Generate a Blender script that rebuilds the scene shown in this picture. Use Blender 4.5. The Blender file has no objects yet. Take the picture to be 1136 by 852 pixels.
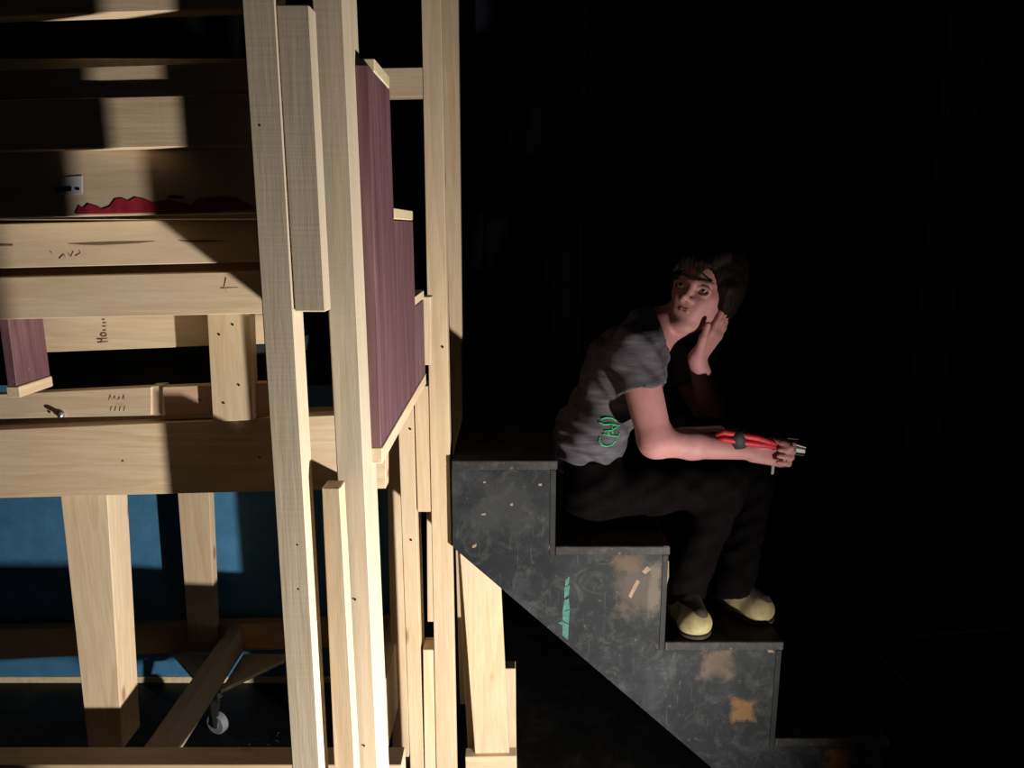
import bpy, bmesh, math, random
import numpy as np
from mathutils import Vector, Matrix
from mathutils.bvhtree import BVHTree
random.seed(7); np.random.seed(7)
scene = bpy.context.scene
COL = scene.collection

# ------------------------------------------------------------------ camera, light, exposure
FPX = 850.0; PITCH = math.radians(11.6); CAMZ = 1.50
cam_d = bpy.data.cameras.new('camera'); cam_d.sensor_width = 36.0; cam_d.lens = 36.0*FPX/1136.0
cam_d.clip_start = 0.02
cam = bpy.data.objects.new('camera', cam_d); COL.objects.link(cam)
cam.location = (0, 0, CAMZ); cam.rotation_euler = (math.pi/2-PITCH, 0, 0)
scene.camera = cam

world = bpy.data.worlds.new('world'); scene.world = world; world.use_nodes = True
world.node_tree.nodes['Background'].inputs[0].default_value = (0.55, 0.75, 1.0, 1)
world.node_tree.nodes['Background'].inputs[1].default_value = 0.0045

LAMP = Vector((0.90, 0.60, 0.28)); AIM = Vector((-0.025, 0.937, 0.470))
sd = bpy.data.lights.new('floor_spotlight', 'SPOT'); sd.energy = 275; sd.color = (1.0, 0.93, 0.83)
sd.spot_size = math.radians(138); sd.spot_blend = 1.0; sd.shadow_soft_size = 0.02
so = bpy.data.objects.new('floor_spotlight', sd); COL.objects.link(so)
so.location = LAMP; so.rotation_euler = (AIM-LAMP).to_track_quat('-Z', 'Y').to_euler()

vs = scene.view_settings
vs.view_transform = 'Standard'; vs.look = 'None'; vs.gamma = 1.0; vs.use_curve_mapping = False
vs.exposure = 0.0

# ------------------------------------------------------------------ helpers
cp, sp = math.cos(PITCH), math.sin(PITCH)
def U(px, py, Y):
    """the world point at depth Y behind picture point (px, py) of the 1136x852 frame"""
    a = (px-568.0)/FPX; v = -(py-426.0)/FPX
    dy = cp+v*sp; dz = -sp+v*cp
    return Vector((a/dy*Y, Y, CAMZ+dz/dy*Y))
def empty(name, loc, label, cat, group=None):
    o = bpy.data.objects.new(name, None); COL.objects.link(o); o.location = loc
    o.empty_display_size = 0.1
    return tag(o, label, cat, group)
def tag(o, label=None, cat=None, group=None, kind=None):
    if label: o['label'] = label
    if cat: o['category'] = cat
    if group: o['group'] = group
    if kind: o['kind'] = kind
    return o
def link_mesh(name, me, mat, parent=None, origin=None):
    o = bpy.data.objects.new(name, me); COL.objects.link(o)
    if mat: me.materials.append(mat)
    if origin is None:
        n = len(me.vertices); co = np.empty(n*3); me.vertices.foreach_get('co', co); co = co.reshape(-1, 3)
        origin = Vector((co.min(0)+co.max(0))/2)
    me.transform(Matrix.Translation(-Vector(origin)))
    o.location = origin
    if parent is not None:
        o.parent = parent
        wp = parent.location if parent.parent is None else parent.parent.location+parent.location
        o.location = Vector(origin)-wp
    return o
def bm_obj(name, bm, mat, parent=None, smooth=False, origin=None):
    bmesh.ops.recalc_face_normals(bm, faces=bm.faces)
    me = bpy.data.meshes.new(name); bm.to_mesh(me); bm.free()
    if smooth:
        for p in me.polygons: p.use_smooth = True
    return link_mesh(name, me, mat, parent, origin)
def prism(name, pts, ext, mat, parent=None, bevel=0.0015):
    bm = bmesh.new(); ext = Vector(ext)
    a = [bm.verts.new(p) for p in pts]; b = [bm.verts.new(Vector(p)+ext) for p in pts]
    n = len(a)
    bm.faces.new(a); bm.faces.new(b[::-1])
    for i in range(n): bm.faces.new((a[i], b[i], b[(i+1) % n], a[(i+1) % n]))
    bmesh.ops.recalc_face_normals(bm, faces=bm.faces)
    if bevel: bmesh.ops.bevel(bm, geom=list(bm.edges), offset=bevel, segments=1, affect='EDGES', profile=0.5)
    return bm_obj(name, bm, mat, parent)
def box(name, x0, x1, y0, y1, z0, z1, mat, parent=None, bevel=0.0015):
    return prism(name, [(x0, y0, z0), (x1, y0, z0), (x1, y0, z1), (x0, y0, z1)], (0, y1-y0, 0), mat, parent, bevel)
def quad(name, Y, th, tl, tr, br, bl, mat, parent=None, bevel=0.0015):
    """a board whose camera-side face stands at depth Y between four picture points"""
    return prism(name, [U(*tl, Y), U(*tr, Y), U(*br, Y), U(*bl, Y)], (0, th, 0), mat, parent, bevel)
def upright(name, Y, th, y0, l0, r0, y1, l1, r1, z0, z1, mat, parent=None):
    """an upright timber through picture points, carried on to heights z0..z1"""
    A, B, C, D = U(l0, y0, Y), U(r0, y0, Y), U(l1, y1, Y), U(r1, y1, Y)
    def at(p, q, z): t = (z-p.z)/(q.z-p.z); return p+(q-p)*t
    zt = z1 if z1 is not None else None
    TL = at(A, C, z1) if z1 is not None else A
    TR = at(B, D, z1) if z1 is not None else B
    BL = at(A, C, z0) if z0 is not None else C
    BR = at(B, D, z0) if z0 is not None else D
    return prism(name, [TL, TR, BR, BL], (0, th, 0), mat, parent)
def tube(name, pts, r, mat, parent=None, seg=8, closed=False):
    pts = [Vector(p) for p in pts]; bm = bmesh.new(); rings = []
    rr = r if isinstance(r, (list, tuple)) else [r]*len(pts)
    n = len(pts); prev = None
    for i, p in enumerate(pts):
        if closed: d = pts[(i+1) % n]-pts[i-1]
        else: d = pts[min(i+1, n-1)]-pts[max(i-1, 0)]
        d.normalize()
        if prev is None:
            ref = Vector((0, 0, 1)) if abs(d.z) < .9 else Vector((1, 0, 0))
            s = d.cross(ref).normalized()
        else:
            s = (prev-d*prev.dot(d)).normalized()
        prev = s; t = d.cross(s)
        rings.append([bm.verts.new(p+(s*math.cos(2*math.pi*k/seg)+t*math.sin(2*math.pi*k/seg))*rr[i]) for k in range(seg)])
    for i in range(n if closed else n-1):
        a, b = rings[i], rings[(i+1) % n]
        for k in range(seg): bm.faces.new((a[k], a[(k+1) % seg], b[(k+1) % seg], b[k]))
    if not closed:
        bm.faces.new(rings[0][::-1]); bm.faces.new(rings[-1])
    return bm_obj(name, bm, mat, parent, smooth=True)
def lathe(name, prof, c, axis, mat, parent=None, seg=20):
    """prof: (radius, height) pairs about axis through c"""
    axis = Vector(axis).normalized(); q = axis.to_track_quat('Z', 'Y').to_matrix()
    bm = bmesh.new(); rings = []
    for r, h in prof:
        rings.append([bm.verts.new(Vector(c)+q @ Vector((r*math.cos(2*math.pi*k/seg), r*math.sin(2*math.pi*k/seg), h))) for k in range(seg)])
    for a, b in zip(rings, rings[1:]):
        for k in range(seg): bm.faces.new((a[k], a[(k+1) % seg], b[(k+1) % seg], b[k]))
    bm.faces.new(rings[0][::-1]); bm.faces.new(rings[-1])
    return bm_obj(name, bm, mat, parent, smooth=False)

# ------------------------------------------------------------------ materials
class NT:
    def __init__(s, name):
        s.m = bpy.data.materials.new(name); s.m.use_nodes = True; s.t = s.m.node_tree
        s.b = s.t.nodes['Principled BSDF']
    def n(s, typ, **kw):
        nd = s.t.nodes.new(typ)
        for k, v in kw.items(): setattr(nd, k, v)
        return nd
    def l(s, a, b): s.t.links.new(a, b)
    def ramp(s, fac, stops, interp='LINEAR'):
        r = s.n('ShaderNodeValToRGB'); r.color_ramp.interpolation = interp
        e = r.color_ramp.elements
        while len(e) < len(stops): e.new(0.5)
        for el, (p, c) in zip(e, stops):
            el.position = p; el.color = (*c, 1) if len(c) == 3 else c
        s.l(fac, r.inputs[0]); return r.outputs[0]
    def mix(s, fac, a, b, mode='MIX'):
        m = s.n('ShaderNodeMix', data_type='RGBA', blend_type=mode)
        for sock, v in ((m.inputs[0], fac), (m.inputs[6], a), (m.inputs[7], b)):
            if isinstance(v, (int, float)): sock.default_value = v
            elif isinstance(v, tuple): sock.default_value = (*v, 1)
            else: s.l(v, sock)
        return m.outputs[2]
    def math(s, op, a, b=0.0):
        m = s.n('ShaderNodeMath', operation=op)
        for i, v in enumerate((a, b)):
            if isinstance(v, (int, float)): m.inputs[i].default_value = v
            else: s.l(v, m.inputs[i])
        return m.outputs[0]
    def noise(s, vec, scale, detail=4, rough=0.55, dist=0.0):
        n = s.n('ShaderNodeTexNoise'); n.inputs['Scale'].default_value = scale
        n.inputs['Detail'].default_value = detail; n.inputs['Roughness'].default_value = rough
        n.inputs['Distortion'].default_value = dist
        if vec is not None: s.l(vec, n.inputs['Vector'])
        return n.outputs['Fac']
    def bump(s, h, strength=0.3, dist=0.002):
        b = s.n('ShaderNodeBump'); b.inputs['Strength'].default_value = strength; b.inputs['Distance'].default_value = dist
        s.l(h, b.inputs['Height']); s.l(b.outputs[0], s.b.inputs['Normal'])
def simple(name, col, rough=0.6, metal=0.0, var=0.0, scale=30, bump=0.0):
    k = NT(name); k.b.inputs['Roughness'].default_value = rough; k.b.inputs['Metallic'].default_value = metal
    tc = k.n('ShaderNodeTexCoord')
    nz = k.noise(tc.outputs['Object'], scale)
    dark = tuple(c*(1-var) for c in col); lite = tuple(min(1, c*(1+var)) for c in col)
    k.l(k.ramp(nz, [(0.3, dark), (0.7, lite)]), k.b.inputs['Base Color'])
    if bump: k.bump(nz, bump)
    return k.m
def wood(name, axis, base=(0.68, 0.54, 0.37), warm=(0.50, 0.33, 0.18), saw=0.25, knots=True):
    k = NT(name); k.b.inputs['Roughness'].default_value = 0.62
    k.b.inputs['Specular IOR Level'].default_value = 0.25
    tc = k.n('ShaderNodeTexCoord'); oi = k.n('ShaderNodeObjectInfo')
    sc = k.n('ShaderNodeVectorMath', operation='SCALE'); sc.inputs[0].default_value = (7.3, 5.1, 9.7)
    k.l(oi.outputs['Random'], sc.inputs['Scale'])
    ad = k.n('ShaderNodeVectorMath', operation='ADD'); k.l(tc.outputs['Object'], ad.inputs[0]); k.l(sc.outputs[0], ad.inputs[1])
    mp = k.n('ShaderNodeMapping'); s3 = [1.0, 1.0, 1.0]; s3['xyz'.index(axis)] = 0.07
    mp.inputs['Scale'].default_value = s3; k.l(ad.outputs[0], mp.inputs['Vector'])
    big = k.noise(mp.outputs[0], 9, 3, 0.5, 0.6)
    rings = k.math('FRACT', k.math('MULTIPLY', big, 7.0))
    fine = k.noise(mp.outputs[0], 160, 4, 0.6)
    tone = k.noise(ad.outputs[0], 3.0, 2)
    c = k.ramp(rings, [(0.0, base), (0.55, tuple(b*.93 for b in base)), (0.9, tuple(0.55*b+0.45*w for b, w in zip(base, warm))), (1.0, base)])
    c = k.mix(k.math('MULTIPLY', k.ramp(fine, [(0.35, (0, 0, 0)), (0.7, (1, 1, 1))]), 0.5), c, warm)
    c = k.mix(k.math('MULTIPLY', k.ramp(tone, [(0.35, (0, 0, 0)), (0.75, (1, 1, 1))]), 0.35), c, (0.52, 0.47, 0.40))
    if knots:
        mk = k.n('ShaderNodeMapping'); s4 = [9.0, 9.0, 9.0]; s4['xyz'.index(axis)] = 3.6
        mk.inputs['Scale'].default_value = s4; k.l(ad.outputs[0], mk.inputs['Vector'])
        vo = k.n('ShaderNodeTexVoronoi'); vo.inputs['Scale'].default_value = 1.0; k.l(mk.outputs[0], vo.inputs['Vector'])
        kn = k.ramp(vo.outputs['Distance'], [(0.0, (1, 1, 1)), (0.06, (0.9, 0.9, 0.9)), (0.11, (0, 0, 0))])
        c = k.mix(k.math('MULTIPLY', kn, 0.75), c, (0.20, 0.075, 0.03))
    hs = k.n('ShaderNodeHueSaturation'); k.l(c, hs.inputs['Color'])
    k.l(k.math('ADD', k.math('MULTIPLY', oi.outputs['Random'], 0.22), 0.86), hs.inputs['Value'])
    k.l(hs.outputs[0], k.b.inputs['Base Color'])
    ms = k.n('ShaderNodeMapping'); s5 = [2.0, 2.0, 2.0]; s5['xyz'.index(axis)] = 190.0
    ms.inputs['Scale'].default_value = s5; k.l(ad.outputs[0], ms.inputs['Vector'])
    sawn = k.noise(ms.outputs[0], 1.0, 2)
    k.bump(k.math('ADD', k.math('MULTIPLY', sawn, saw), fine), 0.25, 0.0015)
    return k.m
WX, WY, WZ = wood('pine_x', 'x'), wood('pine_y', 'y'), wood('pine_z', 'z')
WZg = wood('grey_pine_z', 'z', (0.62, 0.53, 0.40), (0.46, 0.37, 0.26), 0.35)
WXp = wood('fir_x', 'x', (0.62, 0.40, 0.26), (0.42, 0.19, 0.09))
WXs = wood('shaded_pine_x', 'x', (0.48, 0.29, 0.14), (0.34, 0.17, 0.07))  # pine with the orange-brown shade of recesses put into its colour
PLYEDGE = simple('ply_edge', (0.66, 0.55, 0.36), 0.7, var=0.15, scale=60)

def burgundy_mat():
    k = NT('burgundy_stain'); k.b.inputs['Roughness'].default_value = 0.55
    tc = k.n('ShaderNodeTexCoord'); mp = k.n('ShaderNodeMapping'); mp.inputs['Scale'].default_value = (30, 30, 2.2)
    k.l(tc.outputs['Object'], mp.inputs['Vector'])
    st = k.noise(mp.outputs[0], 1.6, 5, 0.6, 0.3)
    sp_ = k.noise(tc.outputs['Object'], 140, 2)
    c = k.ramp(st, [(0.25, (0.075, 0.030, 0.042)), (0.5, (0.135, 0.062, 0.078)), (0.75, (0.21, 0.115, 0.128))])
    c = k.mix(k.ramp(sp_, [(0.70, (0, 0, 0)), (0.76, (0.6, 0.6, 0.6))]), c, (0.42, 0.28, 0.30))
    k.l(c, k.b.inputs['Base Color']); return k.m
BURG = burgundy_mat()

def blue_mat():
    k = NT('blue_paint'); k.b.inputs['Roughness'].default_value = 0.6
    tc = k.n('ShaderNodeTexCoord'); a = k.noise(tc.outputs['Object'], 14, 6, 0.65); b = k.noise(tc.outputs['Object'], 220, 2)
    c = k.ramp(a, [(0.3, (0.035, 0.14, 0.27)), (0.7, (0.06, 0.20, 0.36))])
    c = k.mix(k.ramp(b, [(0.72, (0, 0, 0)), (0.8, (0.5, 0.5, 0.5))]), c, (0.25, 0.42, 0.55))
    k.l(c, k.b.inputs['Base Color']); return k.m
BLUE = blue_mat()

def black_paint(name, base=(0.030, 0.032, 0.035), wear=0.5, patches=()):
    """worn black stage paint; patches: (x, z, half width, half height, colour, amount) of rubbed-off paint on the object"""
    k = NT(name); k.b.inputs['Roughness'].default_value = 0.55; k.b.inputs['Specular IOR Level'].default_value = 0.12
    tc = k.n('ShaderNodeTexCoord'); o = tc.outputs['Object']
    cloud = k.noise(o, 7, 6, 0.65); grit = k.noise(o, 55, 5, 0.7)
    c = k.ramp(cloud, [(0.3, base), (0.52, tuple(b*1.4+0.002 for b in base)), (0.72, tuple(b*2.6+0.012 for b in base))])
    smoke = k.noise(o, 16, 8, 0.75, 1.2)
    c = k.mix(k.math('MULTIPLY', k.ramp(smoke, [(0.50, (0, 0, 0)), (0.70, (1, 1, 1))]), 0.40*wear), c, (0.11, 0.105, 0.10))
    mr = k.n('ShaderNodeMapping'); mr.inputs['Rotation'].default_value = (0, math.radians(40), 0); mr.inputs['Scale'].default_value = (140, 20, 7)
    k.l(o, mr.inputs['Vector']); scr = k.noise(mr.outputs[0], 1, 3, 0.6)
    mr2 = k.n('ShaderNodeMapping'); mr2.inputs['Rotation'].default_value = (0, math.radians(-55), 0); mr2.inputs['Scale'].default_value = (150, 20, 9)
    k.l(o, mr2.inputs['Vector']); scr2 = k.noise(mr2.outputs[0], 1, 3, 0.6)
    c = k.mix(k.math('MULTIPLY', k.ramp(scr, [(0.64, (0, 0, 0)), (0.72, (1, 1, 1))]), 0.22*wear), c, (0.22, 0.21, 0.20))
    c = k.mix(k.math('MULTIPLY', k.ramp(scr2, [(0.64, (0, 0, 0)), (0.72, (1, 1, 1))]), 0.2*wear), c, (0.20, 0.17, 0.14))
    c = k.mix(k.math('MULTIPLY', k.ramp(grit, [(0.62, (0, 0, 0)), (0.72, (1, 1, 1))]), 0.35*wear), c, (0.34, 0.27, 0.20))
    sx = k.n('ShaderNodeSeparateXYZ'); k.l(o, sx.inputs[0])
    for (x, z, w, h, col, amt) in patches:
        dx = k.math('DIVIDE', k.math('SUBTRACT', sx.outputs[0], x), w); dz = k.math('DIVIDE', k.math('SUBTRACT', sx.outputs[2], z), h)
        d = k.math('MAXIMUM', k.math('ABSOLUTE', dx), k.math('ABSOLUTE', dz))
        d = k.math('ADD', d, k.math('MULTIPLY', k.math('SUBTRACT', k.noise(o, 18, 6, 0.75), 0.5), 2.4))
        f = k.ramp(d, [(0.5, (1, 1, 1)), (1.15, (0, 0, 0))])
        c = k.mix(k.math('MULTIPLY', f, amt), c, col)
    k.l(c, k.b.inputs['Base Color']); k.bump(grit, 0.25, 0.001); return k.m

FLOORM = black_paint('black_stage_floor', (0.004, 0.004, 0.0045), 0.12)
WALLM = simple('black_wall', (0.012, 0.013, 0.014), 0.9, var=0.3, scale=4)
VELVET = simple('black_velour', (0.010, 0.012, 0.013), 0.95, var=0.25, scale=6)
NAVY = simple('navy_cloth', (0.010, 0.014, 0.035), 0.9, var=0.3, scale=8)
BLACKB = black_paint('black_board_paint', (0.006, 0.008, 0.009), 0.1)
SCREW = simple('screw_dark', (0.03, 0.022, 0.018), 0.4, 0.6)
STEEL = simple('zinc_steel', (0.6, 0.6, 0.6), 0.3, 1.0)
GREYRUB = simple('grey_caster_rubber', (0.16, 0.18, 0.20), 0.5, var=0.15)
REDP = simple('red_paint_splash', (0.30, 0.018, 0.035), 0.45, var=0.35, scale=60)
TEAL = simple('teal_chalk_paint', (0.032, 0.115, 0.10), 0.8, var=0.4, scale=80)
INK = simple('brown_ink', (0.16, 0.10, 0.06), 0.8, var=0.3, scale=200)
PENC = simple('grey_pencil', (0.30, 0.25, 0.20), 0.8, var=0.3, scale=200)
WHITEL = simple('white_sticker', (0.62, 0.62, 0.66), 0.6, var=0.06)

# ------------------------------------------------------------------ the setting
fl = box('floor', -4.0, 4.5, -1.5, 5.0, -0.05, 0.0, FLOORM, bevel=0); tag(fl, kind='structure')
wb = box('wall_back', -4.0, 4.5, 4.9, 5.0, 0.0, 4.2, WALLM, bevel=0); tag(wb, kind='structure')
wl = box('wall_left', -4.0, -3.9, -1.5, 4.9, 0.0, 4.2, WALLM, bevel=0); tag(wl, kind='structure')
wr = box('wall_right', 4.4, 4.5, -1.5, 4.9, 0.0, 4.2, WALLM, bevel=0); tag(wr, kind='structure')

def drape(x0, x1, Y, amp, folds, label, seed, mat=VELVET, z0=0.03, z1=3.9, y_tilt=0.0):
    rnd = random.Random(seed); bm = bmesh.new(); n = folds*10; rows = 7
    ph = [rnd.uniform(-.9, .9) for _ in range(folds+2)]
    grid = []
    for j in range(rows):
        t = j/(rows-1); row = []
        for i in range(n+1):
            s = i/n; f = s*folds; b = int(f)
            a = 2*math.pi*f+ph[b]*(1-(f-b))+ph[b+1]*(f-b)
            y = Y+amp*(1.15-0.4*t)*math.sin(a)+0.3*amp*math.sin(2.7*a+seed)+y_tilt*s
            row.append(bm.verts.new((x0+(x1-x0)*s+0.25*amp*math.cos(a), y, z0+(z1-z0)*t)))
        grid.append(row)
    for j in range(rows-1):
        for i in range(n): bm.faces.new((grid[j][i], grid[j][i+1], grid[j+1][i+1], grid[j+1][i]))
    geo = bmesh.ops.solidify(bm, geom=list(bm.faces), thickness=0.006)
    o = bm_obj('stage_curtain', bm, mat, smooth=True)
    return tag(o, label, 'curtain', 'black stage drapes across the back')
drape(-2.9, -0.95, 4.35, 0.07, 11, 'black velour drape hanging far behind the blue flat', 1)
drape(-0.9, 0.85, 4.30, 0.07, 10, 'black velour drape hanging behind the pine posts and black stair top', 2)
drape(0.80, 2.05, 3.45, 0.07, 8, 'black velour drape in soft folds right behind the seated person', 3)
drape(2.15, 3.60, 3.75, 0.06, 8, 'black velour drape at the far right edge of the picture', 4)
# dark narrow masking flat right of the person
a = U(985, 740, 2.32)
mf = empty('masking_flat', (a.x+.04, 2.32, 0), 'tall narrow matt black flat standing right of the seated person', 'flat')
MASK = simple('masking_black', (0.020, 0.022, 0.023), 0.7, var=0.35, scale=5)
box('panel', a.x, a.x+0.085, 2.32, 2.332, 0.0, 3.9, MASK, mf)
box('frame_batten', a.x, a.x+0.03, 2.332, 2.37, 0.0, 3.9, MASK, mf)
box('frame_batten', a.x+0.055, a.x+0.085, 2.332, 2.37, 0.0, 3.9, MASK, mf)
# navy cloth high behind the tall post
p, q = U(527, -30, 3.1), U(600, 88, 3.1)
bm = bmesh.new(); cols = []
for i in range(13):
    s = i/12; y = 3.1+0.02*math.sin(s*9)
    cols.append([bm.verts.new((p.x+(q.x-p.x)*s, y, z)) for z in (q.z+0.01*math.sin(s*7), q.z+.4, 3.6)])
for i in range(12):
    for j in range(2): bm.faces.new((cols[i][j], cols[i+1][j], cols[i+1][j+1], cols[i][j+1]))
bmesh.ops.solidify(bm, geom=list(bm.faces), thickness=0.006)
tag(bm_obj('navy_cloth', bm, NAVY, smooth=True), 'dark navy cloth hanging high up just right of the pine posts', 'cloth')

# ------------------------------------------------------------------ blue flat behind the stair unit
BW = 2.32
flat = empty('blue_flat', (-1.0, BW, 0), 'blue painted plywood flat seen through the pine stair framing', 'flat')
xl, xr = -2.2, U(440, 700, BW).x
box('panel', xl, xr, BW, BW+0.012, 0.022, 1.02, BLUE, flat)
box('bottom_edge', xl, xr, BW-0.004, BW+0.03, 0.0, 0.022, PLYEDGE, flat)

# ------------------------------------------------------------------ pine stair unit on casters, seen from behind
st = empty('pine_stair_unit', (-0.55, 1.5, 0), 'bare pine stair unit on casters seen from behind with burgundy sides', 'stairs')
TOP = 2.35
def wparts():
    # rear legs close to the camera
    upright('post', 0.94, 0.045, 0, 268, 305, 852, 324, 355, 0.0, TOP, WZg, st)
    b = upright('batten', 0.942, 0.03, 5, 306, 343, 346, 327, 361, None, None, WZg, st)
    upright('post', 1.00, 0.092, 0, 346, 380, 852, 391, 419, 0.0, TOP, WZg, st)
    upright('stud', 0.96, 0.03, 541, 357, 377, 852, 371, 394, 0.0, None, WZ, st)
    # horizontal boards of the upper steps
    quad('step_board', 1.07, 0.03, (-60, -18), (300, -26), (300, 9), (-60, 20), WX, st)
    quad('step_board', 1.08, 0.03, (-60, 79), (300, 67), (300, 102), (-60, 111), WX, st)
    quad('step_board', 1.072, 0.02, (-60, 112), (300, 103), (300, 161), (-60, 169), WX, st)
    r1 = quad('riser_board', 1.095, 0.02, (-60, 170), (305, 160), (305, 236), (-60, 243), WX, st)
    quad('step_board', 1.42, 0.038, (-60, 250), (312, 241), (316, 290), (-60, 299), WX, st)
    quad('step_board', 1.42, 0.038, (-60, 309), (316, 300), (322, 347), (-60, 356), WX, st)
    quad('riser_board', 1.48, 0.02, (-60, 240), (330, 235), (330, 330), (-60, 335), WXs, st)
    # treads spanning both burgundy sides
    for (y0, y1, z) in ((1.117, 1.245, 0.208), (1.235, 1.487, 0.012), (1.487, 1.64, -0.150)):
        box('tread', -0.985, -0.188, y0, y1, CAMZ+z, CAMZ+z+0.018, PLYEDGE, st)
    # big cross beam with its ledge
    quad('cross_beam', 1.60, 0.04, (-60, 479), (428, 458), (428, 542), (-60, 554), WX, st)
    quad('ledge_board', 1.643, 0.06, (-60, 474), (428, 455), (428, 500), (-60, 515), WXs, st)
    # lower rail, posts and wagon frame
    upright('post', 1.644, 0.09, 550, 67, 119, 832, 98, 136, None, 0.98, WZ, st)
    upright('post', 2.225, 0.038, 548, 197, 232, 712, 209, 239, None, 1.02, WZ, st)
    zr = 0.355
    box('wagon_rail', -1.25, -0.24, 1.463, 1.523, zr-0.168, zr, WX, st)
    box('shade_rail', -0.335, -0.297, 1.345, 1.598, 0.72, 0.93, WY, st)  # hidden rail added to throw the shadow on the cross beam
    box('shade_rail_hanger', -0.335, -0.297, 1.425, 1.45, 0.93, CAMZ-0.335, WZ, st)  # added hanger that carries the hidden rail
    box('shade_rail_hanger', -0.297, -0.207, 1.425, 1.45, CAMZ-0.37, CAMZ-0.336, WX, st)  # added arm tying that hanger to the side batten
    quad('wagon_rail', 2.265, 0.04, (-60, 700), (450, 688), (450, 716), (-60, 733), WXs, st)
    zt = U(250, 698, 2.26).z
    box('wagon_rail', -0.915, -0.875, 1.646, 2.263, zt-0.085, zt+0.004, WY, st)
    box('wagon_rail', -0.362, -0.324, 1.525, 2.263, 0.163, 0.362, WY, st)  # mostly hidden right rail, height shaped to shade the blue flat
    zb = zt-0.087
    for pts in ([(-0.872, 2.26), (-0.70, 2.26), (-0.872, 2.06)], [(-0.918, 2.26), (-1.10, 2.26), (-0.918, 2.06)]):
        prism('corner_gusset', [(x, y, zb-0.012) for x, y in pts], (0, 0, 0.012), PLYEDGE, st, 0.001)
    # caster
    cx = U(238, 762, 2.06)
    ca = lathe('caster', [(0.018, zb-0.014), (0.018, zb-0.03), (0.012, zb-0.035)], (cx.x, 2.08, 0), (0, 0, 1), STEEL, st, 14)
    w = lathe('wheel', [(0.010, -0.012), (0.030, -0.012), (0.034, -0.008), (0.034, 0.008), (0.030, 0.012), (0.010, 0.012)], (cx.x, 2.06, 0.0345), (0.4, 1, 0), GREYRUB, ca, 24)
    h = lathe('hub', [(0.012, -0.015), (0.012, 0.015)], (cx.x, 2.06, 0.0345), (0.4, 1, 0), STEEL, ca, 14)
    prism('fork', [(cx.x-0.006, 2.04, 0.03), (cx.x+0.006, 2.04, 0.03), (cx.x+0.015, 2.055, zb-0.03), (cx.x-0.015, 2.055, zb-0.03)], (0, 0.004, 0), STEEL, ca, 0)
    # boards behind, between the steps and the cross beam
    quad('back_board', 1.635, 0.025, (20, 345), (330, 340), (330, 380), (20, 392), WX, st)
    quad('black_board', 1.74, 0.018, (20, 380), (340, 372), (340, 425), (20, 440), BLACKB, st)
    quad('back_board', 1.60, 0.025, (-60, 440), (168, 429), (168, 461), (-60, 466), WX, st)
    quad('back_board', 1.60, 0.025, (180, 429), (330, 423), (330, 457), (180, 461), WXp, st)
    quad('stud', 1.607, 0.03, (167, 428), (181, 427), (182, 461), (168, 461), WZ, st)
    s = quad('stud', 1.575, 0.038, (229, 340), (276, 338), (281, 466), (236, 468), WZ, st)
    for (x, y) in ((258, 360), (243, 371), (265, 427), (248, 447)):
        lathe('screw', [(0.0025, 0), (0.0025, 0.001), (0.0015, 0.0012)], U(x, y, 1.5745), (0, -1, 0), SCREW, st, 8)
    for (x, y, Y) in ((136, 511, 1.601), (288, 507, 1.601), (288, 139, 0.941), (330, 604, 0.941), (331, 653, 0.941), (455, 476, 1.717), (456, 599, 1.717), (491, 385, 1.714), (396, 826, 1.0), (394, 665, 1.0), (404, 827, 1.0), (55, 457, 1.599), (222, 444, 1.599)):
        lathe('screw', [(0.0016*Y, 0), (0.0016*Y, 0.001), (0.001, 0.0012)], U(x, y, Y), (0, -1, 0), SCREW, st, 8)
    lathe('bolt', [(0.008, 0), (0.008, 0.004), (0.005, 0.004), (0.005, 0.02), (0.002, 0.021)], U(68, 459, 1.60), (0.4, -1, 0), STEEL, st, 12)
    # right group of uprights at the low end of the steps
    upright('post', 1.715, 0.045, 0, 467, 489, 852, 484, 506, 0.0, 2.6, WZ, st)
    upright('post', 2.20, 0.04, 0, 488, 508, 352, 498, 512, 0.0, 2.9, WZ, st)
    upright('stud', 1.718, 0.09, 430, 440, 458, 852, 455, 470, 0.0, None, WZ, st)
    upright('stud', 1.718, 0.06, 428, 459, 477, 568, 463, 480, None, None, WZ, st)
    upright('stud', 1.718, 0.06, 721, 469, 485, 852, 471, 488, 0.0, None, WZ, st)
    upright('stud', 1.90, 0.04, 560, 473, 482, 690, 474, 483, None, None, WZ, st)
    upright('stud', 1.95, 0.06, 440, 428, 446, 852, 436, 454, 0.0, None, WZ, st)
    upright('stud', 1.64, 0.04, 329, 463, 478, 405, 464, 478, None, None, WZ, st)
    quad('cross_rail', 2.16, 0.038, (395, 76), (489, 74), (489, 107), (395, 109), WX, st)
    # burgundy sides: stepped plywood, sawn in the depth direction
    for x, nm in ((-0.206, 'r'), (-0.985, 'l')):
        prof = [(1.06, 0.206), (1.243, 0.206), (1.247, 0.010), (1.484, 0.010), (1.488, -0.152), (1.575, -0.152), (1.575, -0.31), (1.06, -0.31)] if nm == 'l' else \
               [(1.06, 0.206), (1.243, 0.206), (1.247, 0.010), (1.484, 0.010), (1.488, -0.152), (1.632, -0.152), (1.632, -0.31), (1.06, -0.31)]
        if nm == 'l': prof = [(1.462, -0.02), (1.474, -0.02), (1.476, -0.30), (1.575, -0.30), (1.575, -0.31), (1.462, -0.31)] and [(1.465, -0.13), (1.575, -0.13), (1.575, -0.305), (1.465, -0.305)]
        prism('side_panel', [(x, y, CAMZ+z) for y, z in prof], (0.018, 0, 0), BURG, st, 0.0008)
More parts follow.
